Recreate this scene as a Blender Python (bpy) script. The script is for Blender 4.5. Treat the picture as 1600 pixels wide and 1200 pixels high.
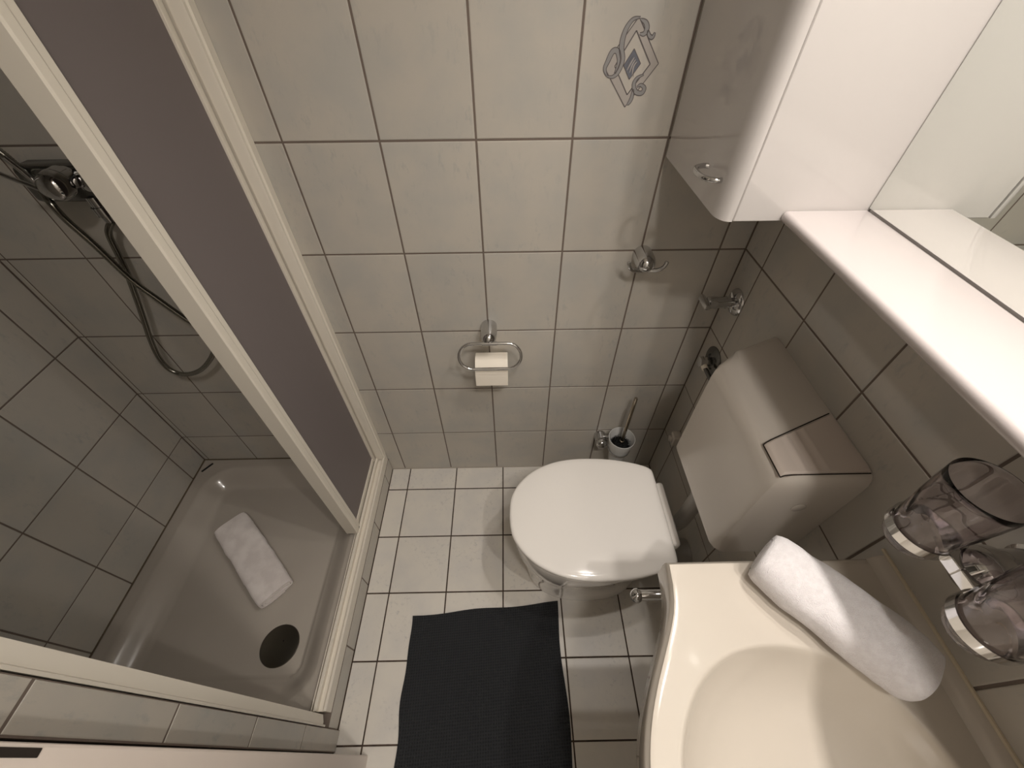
import bpy, bmesh, math, random
from mathutils import Vector, Matrix, noise
random.seed(7)
PI = math.pi
sc = bpy.context.scene
C = sc.collection
for o in list(bpy.data.objects): bpy.data.objects.remove(o)

# ------------------------------------------------------------------ camera
CAM = Vector((0.46140, -0.94289, 1.54498)); FPX = 633.47
RIGHT = Vector((0.99985023, -0.01588079, -0.00687906))
DOWN = Vector((-0.01631496, -0.7322824, -0.68080563))
FWD = Vector((0.00577432, 0.68081589, -0.73243182))
cam = bpy.data.cameras.new('camera'); co = bpy.data.objects.new('camera', cam); C.objects.link(co)
m = Matrix.Identity(4)
for i in range(3):
    m[i][0] = RIGHT[i]; m[i][1] = -DOWN[i]; m[i][2] = -FWD[i]; m[i][3] = CAM[i]
co.matrix_world = m
cam.sensor_width = 36; cam.lens = FPX/1600*36; cam.clip_start = 0.01; cam.clip_end = 30
sc.camera = co
# ------------------------------------------------------------------ world, lights, exposure
w = bpy.data.worlds.new('world'); sc.world = w; w.use_nodes = True
w.node_tree.nodes['Background'].inputs[0].default_value = (1, .88, .75, 1)
w.node_tree.nodes['Background'].inputs[1].default_value = 0.05
sc.view_settings.view_transform = 'Standard'; sc.view_settings.look = 'None'
sc.view_settings.gamma = 1; sc.view_settings.use_curve_mapping = False
sc.view_settings.exposure = 0.0
sc.cycles.use_denoising = True
sc.cycles.max_bounces = 10; sc.cycles.sample_clamp_indirect = 4
WARM = (1.0, .93, .865)
def lamp(name, loc, size, power, spread=PI, col=WARM, aim=None):
    l = bpy.data.lights.new(name, 'AREA'); l.shape = 'DISK'; l.size = size; l.energy = power; l.color = col; l.spread = spread
    o = bpy.data.objects.new(name, l); C.objects.link(o); o.location = loc
    if aim: o.rotation_euler = (Vector(aim)-Vector(loc)).to_track_quat('-Z', 'Y').to_euler()
    return o
SPOTS = ((.885, -.44, 2.10), (.885, -.66, 2.10), (.885, -1.15, 2.10))
for p_, e_ in zip(SPOTS, (1.35, 2.45, 3.1)): lamp('mirror_spot', p_, .04, e_, spread=2.3)
lamp('ceiling_disc', (.64, -1.34, 2.44), .13, 9.0)

W = 1.0664; XL = -.8177; XS = -.055; YF = -1.55; ZC = 2.48

def at(u, v, x=None, y=None, z=None):
    d = RIGHT*((u-800)/FPX) + DOWN*((v-600)/FPX) + FWD
    if x is not None: t = (x-CAM.x)/d.x
    elif y is not None: t = (y-CAM.y)/d.y
    else: t = (z-CAM.z)/d.z
    return CAM + d*t

# ------------------------------------------------------------------ materials
def lin(c):
    return tuple(((x/255)/12.92 if x/255 <= .04045 else ((x/255+.055)/1.055)**2.4) for x in c) + (1,)
def mat(name, col, rough=.4, metal=0, spec=.5, bump=None, mott=None, trans=0, ior=1.45, coat=0, sheen=0, sss=0):
    """col sRGB; mott=(colour2, scale, detail, lo, hi); bump=(scale, strength, distance)"""
    M = bpy.data.materials.new(name); M.use_nodes = True; nt = M.node_tree; b = nt.nodes['Principled BSDF']
    b.inputs['Base Color'].default_value = lin(col); b.inputs['Roughness'].default_value = rough
    b.inputs['Metallic'].default_value = metal; b.inputs['Specular IOR Level'].default_value = spec
    b.inputs['Transmission Weight'].default_value = trans; b.inputs['IOR'].default_value = ior
    b.inputs['Coat Weight'].default_value = coat; b.inputs['Sheen Weight'].default_value = sheen
    geo = nt.nodes.new('ShaderNodeNewGeometry')
    if mott:
        c2, scale, det, lo, hi = mott
        n = nt.nodes.new('ShaderNodeTexNoise'); n.inputs['Scale'].default_value = scale; n.inputs['Detail'].default_value = det
        nt.links.new(geo.outputs['Position'], n.inputs['Vector'])
        r = nt.nodes.new('ShaderNodeMapRange'); r.inputs['From Min'].default_value = lo; r.inputs['From Max'].default_value = hi
        nt.links.new(n.outputs['Fac'], r.inputs['Value'])
        x = nt.nodes.new('ShaderNodeMix'); x.data_type = 'RGBA'
        x.inputs[6].default_value = lin(col); x.inputs[7].default_value = lin(c2)
        nt.links.new(r.outputs['Result'], x.inputs[0]); nt.links.new(x.outputs[2], b.inputs['Base Color'])
        M['mix'] = x.name
    if bump:
        n = nt.nodes.new('ShaderNodeTexNoise'); n.inputs['Scale'].default_value = bump[0]; n.inputs['Detail'].default_value = 3
        nt.links.new(geo.outputs['Position'], n.inputs['Vector'])
        bp = nt.nodes.new('ShaderNodeBump'); bp.inputs['Strength'].default_value = bump[1]; bp.inputs['Distance'].default_value = bump[2]
        nt.links.new(n.outputs['Fac'], bp.inputs['Height']); nt.links.new(bp.outputs['Normal'], b.inputs['Normal'])
    return M
def tile_mat(name, c1, c2, c3, rough, speck=None):
    """stone-look glaze: two soft clouds of colour, small flecks, slight difference from tile to tile"""
    M = mat(name, c1, rough, mott=(c2, 9, 4, .42, .66), bump=(26, .12, .002)); nt = M.node_tree; b = nt.nodes['Principled BSDF']
    geo = nt.nodes.new('ShaderNodeNewGeometry')
    n = nt.nodes.new('ShaderNodeTexNoise'); n.inputs['Scale'].default_value = 70; n.inputs['Detail'].default_value = 5; n.inputs['Roughness'].default_value = .65
    n2 = nt.nodes.new('ShaderNodeTexNoise'); n2.inputs['Scale'].default_value = 7
    mp = nt.nodes.new('ShaderNodeMapping'); mp.inputs['Scale'].default_value = (1, 1, .45)
    nt.links.new(geo.outputs['Position'], mp.inputs['Vector']); nt.links.new(mp.outputs[0], n.inputs['Vector']); nt.links.new(geo.outputs['Position'], n2.inputs['Vector'])
    r = nt.nodes.new('ShaderNodeMapRange'); r.inputs['From Min'].default_value = .54; r.inputs['From Max'].default_value = .72; r.inputs['To Max'].default_value = .75
    r2 = nt.nodes.new('ShaderNodeMapRange'); r2.inputs['From Min'].default_value = .45; r2.inputs['From Max'].default_value = .62
    nt.links.new(n.outputs['Fac'], r.inputs['Value']); nt.links.new(n2.outputs['Fac'], r2.inputs['Value'])
    mu = nt.nodes.new('ShaderNodeMath'); mu.operation = 'MULTIPLY'
    nt.links.new(r.outputs[0], mu.inputs[0]); nt.links.new(r2.outputs[0], mu.inputs[1])
    x = nt.nodes.new('ShaderNodeMix'); x.data_type = 'RGBA'; x.inputs[7].default_value = lin(c3)
    nt.links.new(nt.nodes[M['mix']].outputs[2], x.inputs[6]); nt.links.new(mu.outputs[0], x.inputs[0])
    oi = nt.nodes.new('ShaderNodeObjectInfo'); r3 = nt.nodes.new('ShaderNodeMapRange'); r3.inputs['To Min'].default_value = .96; r3.inputs['To Max'].default_value = 1.03
    nt.links.new(oi.outputs['Random'], r3.inputs['Value'])
    hs = nt.nodes.new('ShaderNodeHueSaturation'); nt.links.new(x.outputs[2], hs.inputs['Color']); nt.links.new(r3.outputs[0], hs.inputs['Value'])
    nt.links.new(hs.outputs[0], b.inputs['Base Color'])
    return M
T_WALL = tile_mat('wall_tile_glaze', (196, 190, 180), (187, 184, 177), (168, 169, 165), .38)
T_FLOOR = tile_mat('floor_tile_glaze', (224, 219, 210), (216, 212, 206), (186, 184, 182), .34)
GROUT = mat('wall_grout', (118, 106, 97), .9, bump=(300, .4, .001))
GROUT_F = mat('floor_grout', (78, 64, 54), .95, bump=(300, .4, .001), mott=((60, 48, 40), 30, 3, .4, .6))
PLASTER = mat('plaster', (225, 220, 212), .9, bump=(200, .15, .001))
CER = mat('white_ceramic', (236, 232, 226), .07, coat=.4)
LIDM = mat('white_seat_plastic', (238, 234, 228), .10, coat=.3)
CREAM = mat('cream_ceramic', (208, 200, 188), .13, coat=.3)
CIST = mat('cream_plastic', (212, 205, 196), .20, bump=(700, .03, .0005))
CABW = mat('white_lacquer', (202, 197, 194), .10, coat=.4)
SHELFM = mat('shelf_lacquer', (198, 190, 188), .12, coat=.3)
CHROME = mat('chrome', (205, 205, 205), .07, metal=1)
CHROME_D = mat('dull_chrome', (120, 120, 118), .22, metal=1)
MIRR = mat('mirror_silver', (240, 244, 240), .005, metal=1)
DARK = mat('dark_gap', (40, 32, 26), .8)
PROF = mat('white_profile', (232, 225, 212), .32)
FROST = mat('frosted_grey_pane', (140, 131, 130), .45, trans=.3, ior=1.3)
TRAYM = mat('shower_enamel', (184, 176, 166), .18, coat=.2, mott=((180, 172, 162), 4, 2, .4, .6))
PAPER = mat('paper', (252, 244, 230), .95)
CARD = mat('cardboard', (170, 150, 125), .9)
BLACKB = mat('black_bristle', (14, 14, 14), .8)
BLACK = mat('black_plastic', (22, 22, 22), .4)
FGLASS = mat('white_glass_cup', (222, 222, 220), .25)
GLASS = mat('clear_acrylic', (232, 226, 228), .02, trans=1, ior=1.42)
TOWEL = mat('white_terry', (250, 246, 247), .97, sheen=.5, bump=(900, .9, .0025), mott=((244, 239, 240), 120, 4, .4, .6))
TOWEL2 = mat('white_thin_terry', (246, 238, 234), .97, sheen=.4, bump=(700, .7, .0018), mott=((232, 223, 219), 18, 4, .4, .6))
PIPE = mat('grey_flush_pipe', (150, 146, 140), .3)
ORN_D = mat('ornament_ink', (106, 100, 100), .4)
ORN_M = mat('ornament_grey', (150, 149, 148), .4)
ORN_L = mat('ornament_pale', (178, 172, 166), .4)
ORN_B = mat('ornament_blue', (112, 116, 126), .4)
FRAMEW = mat('door_paint', (226, 214, 204), .35, bump=(60, .1, .001))
LAMPG = bpy.data.materials.new('lamp_glass'); LAMPG.use_nodes = True
_b = LAMPG.node_tree.nodes['Principled BSDF']; _b.inputs['Emission Color'].default_value = (1, .86, .7, 1); _b.inputs['Emission Strength'].default_value = 12

def waffle_mat():
    M = mat('charcoal_waffle', (40, 42, 45), .95, sheen=.1); nt = M.node_tree; b = nt.nodes['Principled BSDF']
    tc = nt.nodes.new('ShaderNodeTexCoord')
    sx = nt.nodes.new('ShaderNodeSeparateXYZ'); nt.links.new(tc.outputs['UV'], sx.inputs[0])
    def sq(sock):
        a = nt.nodes.new('ShaderNodeMath'); a.operation = 'MULTIPLY'; a.inputs[1].default_value = 2*PI/.0075; nt.links.new(sock, a.inputs[0])
        s = nt.nodes.new('ShaderNodeMath'); s.operation = 'SINE'; nt.links.new(a.outputs[0], s.inputs[0]); return s
    a, c = sq(sx.outputs[0]), sq(sx.outputs[1])
    mx = nt.nodes.new('ShaderNodeMath'); mx.operation = 'MAXIMUM'; nt.links.new(a.outputs[0], mx.inputs[0]); nt.links.new(c.outputs[0], mx.inputs[1])
    bp = nt.nodes.new('ShaderNodeBump'); bp.inputs['Strength'].default_value = .8; bp.inputs['Distance'].default_value = .0015
    nt.links.new(mx.outputs[0], bp.inputs['Height']); nt.links.new(bp.outputs['Normal'], b.inputs['Normal'])
    x = nt.nodes.new('ShaderNodeMix'); x.data_type = 'RGBA'; x.inputs[6].default_value = lin((26, 28, 31)); x.inputs[7].default_value = lin((42, 44, 47))
    r = nt.nodes.new('ShaderNodeMapRange'); r.inputs['From Min'].default_value = -1; nt.links.new(mx.outputs[0], r.inputs['Value'])
    nt.links.new(r.outputs[0], x.inputs[0]); nt.links.new(x.outputs[2], b.inputs['Base Color'])
    return M
WAFFLE = waffle_mat()

# ------------------------------------------------------------------ helpers
def tagp(o, label=None, cat=None, group=None, kind=None):
    if label: o['label'] = label
    if cat: o['category'] = cat
    if group: o['group'] = group
    if kind: o['kind'] = kind
    return o
def obj(name, bm, mt, parent=None, smooth=True, angle=40, loc=None):
    me = bpy.data.meshes.new(name)
    if isinstance(bm, bmesh.types.BMesh):
        bmesh.ops.recalc_face_normals(bm, faces=bm.faces); bm.to_mesh(me); bm.free()
    else:
        me.from_pydata(bm[0], [], bm[1]); me.validate()
        b2 = bmesh.new(); b2.from_mesh(me); bmesh.ops.recalc_face_normals(b2, faces=b2.faces); b2.to_mesh(me); b2.free()
    for mm in (mt if isinstance(mt, (list, tuple)) else [mt]): me.materials.append(mm)
    if smooth:
        for p in me.polygons: p.use_smooth = True
        try: me.set_sharp_from_angle(angle=math.radians(angle))
        except Exception: pass
    o = bpy.data.objects.new(name, me); C.objects.link(o)
    if parent is not None:
        o.parent = parent; o.matrix_parent_inverse = parent.matrix_basis.inverted()
    return o
def thing(name, loc, label, cat, group=None):
    o = bpy.data.objects.new(name, None); C.objects.link(o); o.location = loc; o.empty_display_size = .05
    return tagp(o, label, cat, group)
def box(lo, hi, bev=0, seg=2, bm=None):
    bm2 = bmesh.new()
    bmesh.ops.create_cube(bm2, size=1)
    s = [hi[i]-lo[i] for i in range(3)]; c = [(hi[i]+lo[i])/2 for i in range(3)]
    bmesh.ops.scale(bm2, vec=s, verts=bm2.verts); bmesh.ops.translate(bm2, vec=c, verts=bm2.verts)
    if bev > 0:
        bmesh.ops.bevel(bm2, geom=list(bm2.edges), offset=min(bev, min(s)*.49), segments=seg, affect='EDGES', profile=.5)
    if bm is not None:
        me = bpy.data.meshes.new('t'); bm2.to_mesh(me); bm.from_mesh(me); bpy.data.meshes.remove(me); bm2.free(); return bm
    return bm2
def join(*bms):
    out = bmesh.new()
    for b in bms:
        me = bpy.data.meshes.new('t'); b.to_mesh(me); out.from_mesh(me); bpy.data.meshes.remove(me); b.free()
    return out
def frame(axis):
    a = Vector(axis).normalized(); u = a.cross(Vector((0, 0, 1)))
    if u.length < 1e-4: u = a.cross(Vector((0, 1, 0)))
    u.normalize(); return a, u, a.cross(u).normalized()
def lathe(origin, axis, prof, n=32, cap=True):
    """prof: list of (distance along axis, radius)"""
    bm = bmesh.new(); a, u, v = frame(axis); o = Vector(origin); rings = []
    for d, r in prof:
        if r < 1e-6: rings.append([bm.verts.new(o+a*d)])
        else: rings.append([bm.verts.new(o+a*d+(u*math.cos(2*PI*k/n)+v*math.sin(2*PI*k/n))*r) for k in range(n)])
    for A, B in zip(rings, rings[1:]):
        if len(A) == 1 and len(B) == 1: continue
        for k in range(n):
            k2 = (k+1) % n
            if len(A) == 1: bm.faces.new((A[0], B[k], B[k2]))
            elif len(B) == 1: bm.faces.new((A[k], A[k2], B[0]))
            else: bm.faces.new((A[k], A[k2], B[k2], B[k]))
    if cap:
        for R_ in (rings[0], rings[-1]):
            if len(R_) > 1: bm.faces.new(R_)
    return bm
def tube(pts, r, n=10, closed=False, radii=None, cap=True):
    bm = bmesh.new(); P = [Vector(p) for p in pts]; N = len(P); rings = []
    def tan(i):
        if closed: return (P[(i+1) % N]-P[(i-1) % N]).normalized()
        return (P[min(i+1, N-1)]-P[max(i-1, 0)]).normalized()
    t0 = tan(0); _, u, v = frame(t0)
    for i in range(N):
        t = tan(i); u = (u-t*u.dot(t)).normalized(); v = t.cross(u)
        rr = radii[i] if radii else r
        rings.append([bm.verts.new(P[i]+(u*math.cos(2*PI*k/n)+v*math.sin(2*PI*k/n))*rr) for k in range(n)])
    for i in range(N if closed else N-1):
        A, B = rings[i], rings[(i+1) % N]
        for k in range(n): bm.faces.new((A[k], A[(k+1) % n], B[(k+1) % n], B[k]))
    if not closed and cap: bm.faces.new(rings[0]); bm.faces.new(rings[-1])
    return bm
def smoothpath(pts, sub=8, closed=False):
    P = [Vector(p) for p in pts]; N = len(P); out = []
    for i in range(N if closed else N-1):
        g = (lambda k: P[k % N]) if closed else (lambda k: P[max(0, min(N-1, k))])
        p0, p1, p2, p3 = g(i-1), g(i), g(i+1), g(i+2)
        for s in range(sub):
            t = s/sub
            out.append(.5*((2*p1)+(-p0+p2)*t+(2*p0-5*p1+4*p2-p3)*t*t+(-p0+3*p1-3*p2+p3)*t**3))
    if not closed: out.append(P[-1])
    return out
def loft(rings, cap0=True, cap1=True):
    bm = bmesh.new(); R_ = [[bm.verts.new(p) for p in r] for r in rings]; n = len(R_[0])
    for A, B in zip(R_, R_[1:]):
        for k in range(n): bm.faces.new((A[k], A[(k+1) % n], B[(k+1) % n], B[k]))
    if cap0: bm.faces.new(R_[0])
    if cap1: bm.faces.new(R_[-1])
    return bm
def prism(poly, z0, z1, bev=0, seg=2):
    bm = loft([[(x, y, z0) for x, y in poly], [(x, y, z1) for x, y in poly]])
    if bev: bmesh.ops.bevel(bm, geom=list(bm.edges), offset=bev, segments=seg, affect='EDGES', profile=.5)
    return bm

# ------------------------------------------------------------------ tiled surfaces
_tilecache = {}
GAP, PROUD, CH = .0042, .0010, .0012
def tile_mesh(a, b, mt):
    key = (round(a, 4), round(b, 4), mt.name)
    if key in _tilecache: return _tilecache[key]
    a2, b2 = a-GAP, b-GAP; g = GAP/2
    def ring(i, h): return [(g+i, g+i, h), (g+a2-i, g+i, h), (g+a2-i, g+b2-i, h), (g+i, g+b2-i, h)]
    vs = ring(0, -PROUD-.001)+ring(0, -CH*.8)+ring(CH*.5, -CH*.2)+ring(CH*1.6, 0)
    fs = []
    for k in range(3):
        for j in range(4):
            j2 = (j+1) % 4; fs.append((4*k+j, 4*k+j2, 4*k+4+j2, 4*k+4+j))
    fs.append((12, 13, 14, 15))
    me = bpy.data.meshes.new('tile'); me.from_pydata(vs, [], fs); me.materials.append(mt)
    for p in me.polygons: p.use_smooth = False
    _tilecache[key] = me; return me
def tiles(parent, origin, U, V, us, vs, mt, name='tile', skip=None):
    """us, vs: sorted joint positions along unit vectors U and V; outward normal = U x V"""
    U, V = Vector(U), Vector(V); N = U.cross(V)
    for i in range(len(us)-1):
        for j in range(len(vs)-1):
            a, b = us[i+1]-us[i], vs[j+1]-vs[j]
            if a < .008 or b < .008: continue
            if skip and skip((us[i]+us[i+1])/2, (vs[j]+vs[j+1])/2): continue
            o = bpy.data.objects.new(name, tile_mesh(a, b, mt)); C.objects.link(o)
            mw = Matrix.Identity(4); p = Vector(origin)+U*us[i]+V*vs[j]+N*(random.uniform(-.0003, .0003))
            for k in range(3): mw[k][0] = U[k]; mw[k][1] = V[k]; mw[k][2] = N[k]; mw[k][3] = p[k]
            o.parent = parent; o.matrix_basis = mw
def cuts(lo, hi, start, step):
    r = [lo]; k = math.ceil((lo-start)/step+1e-6)
    while start+k*step < hi-1e-4:
        if start+k*step > lo+1e-4: r.append(start+k*step)
        k += 1
    return r+[hi]
ROWS = cuts(0, ZC, .0023, .2544); ROWS = [ROWS[0]]+ROWS[2:] if ROWS[1] < .01 else ROWS
def structure(name, bm, mt): return tagp(obj(name, bm, mt, smooth=False), kind='structure')

floor = structure('floor', box((XL-.1, YF-.1, -.08), (W+.1, .1, -PROUD)), GROUT_F)
tiles(floor, (0, 0, 0), (1, 0, 0), (0, 1, 0), cuts(XS+.0003, W, .0245, .2009), sorted([-v for v in cuts(0, -YF, .1017, .2007)]), T_FLOOR)
wb = structure('wall_back', box((XL-.1, PROUD, -.002), (W+.1, .1, ZC+.05)), GROUT)
tiles(wb, (0, 0, 0), (1, 0, 0), (0, 0, 1), cuts(XL, W, 0, .2), ROWS, T_WALL, skip=None)
wr = structure('wall_right', box((W+PROUD, YF-.1, -.002), (W+.1, .002, ZC+.05)), GROUT)
tiles(wr, (W, 0, 0), (0, 1, 0), (0, 0, 1), sorted([-v for v in cuts(0, -YF, .093, .1975)]), ROWS, T_WALL, skip=None)
for o in [c for c in wr.children]:      # outward normal must face -x
    o.matrix_basis = Matrix(((0, 0, -1, o.matrix_basis[0][3]), (1, 0, 0, o.matrix_basis[1][3]), (0, 1, 0, o.matrix_basis[2][3]), (0, 0, 0, 1)))
wl = structure('wall_left', box((XL-.1, YF-.1, -.002), (XL-PROUD, .002, ZC+.05)), GROUT)
tiles(wl, (XL, 0, 0), (0, 1, 0), (0, 0, 1), sorted([-v for v in cuts(0, .865, .0915, .1975)]), ROWS, T_WALL)
# partition wall at the near end of the shower, tiled on its end face and on the shower side
XN = -.048; YN0, YN1 = -.869, -.918
wp = structure('wall_partition', box((XL-.0, YN1, -.002), (XN-PROUD, YN0-PROUD+.0, ZC+.05)), GROUT)
tiles(wp, (XN, 0, 0), (0, 1, 0), (0, 0, 1), [YN1, YN0], ROWS, T_WALL)
tiles(wp, (0, YN0, 0), (-1, 0, 0), (0, 0, 1), sorted([.06]+[.2*k for k in range(1, 5)]+[-XL]), ROWS, T_WALL)
structure('wall_front', box((XL-.1, YF-.1, -.002), (W+.1, YF, ZC+.05)), PLASTER)
structure('ceiling', box((XL-.1, YF-.1, ZC), (W+.1, .1, ZC+.1)), PLASTER)
hd = structure('added_header', box((-.13, YN0-.001, 1.965), (-.058-PROUD, -.0, ZC+.01)), GROUT)  # unseen header above the shower door, added to keep the shower darker
tiles(hd, (-.058, 0, 0), (0, 1, 0), (0, 0, 1), sorted([YN0]+[-.0775-.1985*k for k in range(4)]+[0]), [1.966, 2.2914, ZC], T_WALL)
# door jamb standing against the partition
dj = structure('door_1', box((-.30, -1.02, 0), (.046, -.9245, 2.02), .003), FRAMEW)
structure('added_block_over_door', box((-.30, -1.02, 2.0205), (.044, -.9185, ZC+.01)), PLASTER)  # unseen piece above the jamb, added to block ceiling lamp light from the shower
obj('frame_stop', box((.030, -1.02, 0), (.060, -.960, 2.02), .003), FRAMEW, dj, smooth=False)
sp = obj('strike_plate', box((.0455, -.9345, 1.07), (.0472, -.928, 1.20), .0006), DARK, dj, smooth=False); sp['label'] = 'dark metal strike plate let into the frame'

# step in front of the shower tray
XS = -.055
st = structure('trim_1', box((-.115, YN0, 0), (XS-PROUD, 0, .080)), GROUT)
tiles(st, (XS, 0, 0), (0, 1, 0), (0, 0, 1), sorted([YN0]+[-.0775-.1985*k for k in range(4)]+[0]), [0, .079], T_WALL)
# silicone along the back foot of the walls
structure('trim_2', tube([(XS, -.0005, .001), (W, -.0005, .001)], .0028, 6), mat('silicone', (168, 160, 148), .5))

# ------------------------------------------------------------------ tile decoration printed on one back-wall tile
def wallpt(zx, zy, off): # reading of the print, laid on the wall plane
    p = at(930+zx/7.059, 10+zy/7.059, y=0); return (p.x, -off, p.z)
def ribbon(bm, pts, wid, off, closed=False, taper=False, shift=0):
    P = smoothpath([wallpt(x, y, off) for x, y in pts], 5, closed) if len(pts) > 2 else [Vector(wallpt(x, y, off)) for x, y in pts]
    N = len(P); prev = None
    for i, p in enumerate(P):
        t = P[min(i+1, N-1)]-P[max(i-1, 0)]
        nrm = Vector((-t.z, 0, t.x)); nrm = nrm.normalized() if nrm.length > 1e-9 else Vector((1, 0, 0))
        e = (math.sin(PI*min(.97, max(.03, i/(N-1))))**.5 if taper else 1)
        k = wid/2*(e if not shift else 1); q = p+nrm*shift*e
        a, b = bm.verts.new(q+nrm*k), bm.verts.new(q-nrm*k)
        if prev: bm.faces.new((prev[0], a, b, prev[1]))
        prev = (a, b)
def flat(bm, pts, off): bm.faces.new([bm.verts.new(wallpt(x, y, off)) for x, y in pts])
bm = bmesh.new()
O = [(485, 110), (697, 630), (325, 1110), (95, 660)]; I = [(455, 265), (605, 635), (350, 975), (215, 660)]
for k in range(4):
    flat(bm, [O[k], O[(k+1) % 4], I[(k+1) % 4], I[k]], .0004)
obj('ornament_frame', bm, ORN_L, wb, smooth=False)
bm = bmesh.new(); flat(bm, [(430, 465), (500, 630), (375, 805), (312, 650)], .0005)
obj('ornament_centre', bm, ORN_B, wb, smooth=False)
bm = bmesh.new()
RIB = [[(500, 120), (420, 140), (350, 230), (305, 350), (290, 470), (300, 590), (255, 715), (195, 775), (130, 770)],
       [(130, 770), (105, 690), (140, 600), (190, 500), (240, 490), (262, 560), (255, 640), (215, 740)],
       [(500, 140), (555, 175), (570, 240), (540, 300), (490, 300)],
       [(580, 260), (595, 320), (630, 340), (658, 285)],
       [(535, 750), (460, 790), (425, 860), (445, 940), (510, 955), (540, 900), (500, 865), (460, 890)],
       [(415, 910), (405, 990), (380, 1050), (350, 1085)]]
WD = [.0085, .0085, .008, .006, .0075, .0065]
for r_, w_ in zip(RIB, WD): ribbon(bm, r_, w_, .0006, taper=True)
obj('ornament_ribbon', bm, ORN_M, wb, smooth=False)
bm = bmesh.new()
for k in range(4):
    ribbon(bm, [O[k], O[(k+1) % 4]], .0016, .0005); ribbon(bm, [I[k], I[(k+1) % 4]], .0020, .0005)
ribbon(bm, [(430, 465), (500, 630)], .0012, .0008); ribbon(bm, [(500, 630), (375, 805)], .0012, .0008); ribbon(bm, [(375, 805), (312, 650)], .0012, .0008); ribbon(bm, [(312, 650), (430, 465)], .0012, .0008)
for s_ in range(4):
    ribbon(bm, [(335+s_*28, 690+s_*30), (380+s_*14, 600+s_*25), (420+s_*18, 540+s_*25)], .0012, .0008, taper=True)
for r_, w_ in zip(RIB, WD):
    ribbon(bm, r_, .0014, .0008, taper=True, shift=w_/2); ribbon(bm, r_, .0014, .0008, taper=True, shift=-w_/2)
obj('ornament_outline', bm, ORN_D, wb, smooth=False)
bm = bmesh.new()
for s_ in range(3):
    ribbon(bm, [(350+s_*28, 705+s_*26), (395+s_*14, 620+s_*22), (432+s_*14, 560+s_*24)], .0022, .0009, taper=True)
obj('ornament_highlight', bm, ORN_L, wb, smooth=False)

# ------------------------------------------------------------------ shower tray
def tray():
    t = thing('shower_tray', (-.46, -.43, 0), 'low white enamelled shower tray filling the corner behind the step', 'shower tray')
    x0, x1, y0, y1 = XL+.001, -.1095, YN0+.001, -.001
    ix0, ix1, iy0, iy1 = -.762, -.128, -.815, -.045
    nx, ny = 110, 130; vs = []; fs = []
    dc = (-.285, -.662)
    def h(x, y):
        r = .10; cx, cy = (ix0+ix1)/2, (iy0+iy1)/2; hx, hy = (ix1-ix0)/2, (iy1-iy0)/2
        dx, dy = abs(x-cx)-(hx-r), abs(y-cy)-(hy-r)
        sd = math.hypot(max(dx, 0), max(dy, 0))+min(max(dx, dy), 0)-r    # <0 inside
        k = max(0, min(1, (-sd+.012)/.085)); k = k*k*(3-2*k)
        z = .0965-.052*k
        lip = max(0, 1-abs(sd-.006)/.008); z += .0015*lip
        if sd < -.07: z -= .010*max(0, 1-math.hypot(x-dc[0], y-dc[1])/.6)
        return z
    for j in range(ny+1):
        for i in range(nx+1):
            x = x0+(x1-x0)*i/nx; y = y0+(y1-y0)*j/ny; vs.append((x, y, h(x, y)))
    for j in range(ny):
        for i in range(nx):
            a = j*(nx+1)+i; fs.append((a, a+1, a+nx+2, a+nx+1))
    n = len(vs)
    ring = [i for i in range(nx+1)]+[(nx+1)*j+nx for j in range(1, ny+1)]+[(nx+1)*ny+i for i in range(nx-1, -1, -1)]+[(nx+1)*j for j in range(ny-1, 0, -1)]
    for k in ring: vs.append((vs[k][0], vs[k][1], 0.0))
    for k in range(len(ring)):
        k2 = (k+1) % len(ring); fs.append((ring[k], n+k, n+k2, ring[k2]))
    fs.append([n+k for k in range(len(ring))])
    obj('basin', (vs, fs), TRAYM, t, angle=60)
    zc = h(*dc)
    d = obj('drain_cover', lathe((dc[0], dc[1], zc-.004), (0, 0, 1), [(0, .060), (.006, .060), (.008, .0585), (.0105, .045), (.0118, .02), (.012, 0)], 48), mat('brushed_drain', (118, 114, 106), .28, metal=1), t)
    obj('screw', lathe((dc[0]+.011, dc[1]+.012, zc+.0075), (0, 0, 1), [(0, .003), (.0008, .0026), (.001, 0)], 10), BLACK, d)
    obj('drain_ring', lathe((dc[0], dc[1], zc-.006), (0, 0, 1), [(0, .068), (.006, .0675), (.007, .062), (.005, .0605)], 48, cap=False), TRAYM, t)
    a, b = at(315, 737, z=.0975), at(333, 724, z=.0975); dd = (b-a).normalized(); nn = Vector((-dd.y, dd.x, 0))
    bm = loft([[tuple(p+Vector((0, 0, -.001))) for p in (a+nn*.0035, b+nn*.0035, b-nn*.0035, a-nn*.0035)], [tuple(p+Vector((0, 0, .0012))) for p in (a+nn*.0035, b+nn*.0035, b-nn*.0035, a-nn*.0035)]])
    s = obj('rim_sticker', bm, BLACK, t, smooth=False); s['label'] = 'small black strip on the far corner of the rim'
    obj('sealant', join(tube([(XL+.001, YN0, .0985), (XL+.001, 0, .0985)], .003, 6), tube([(XL, -.001, .0985), (-.11, -.001, .0985)], .003, 6)), mat('dark_sealant', (96, 84, 66), .6), t)
tray()

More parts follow.
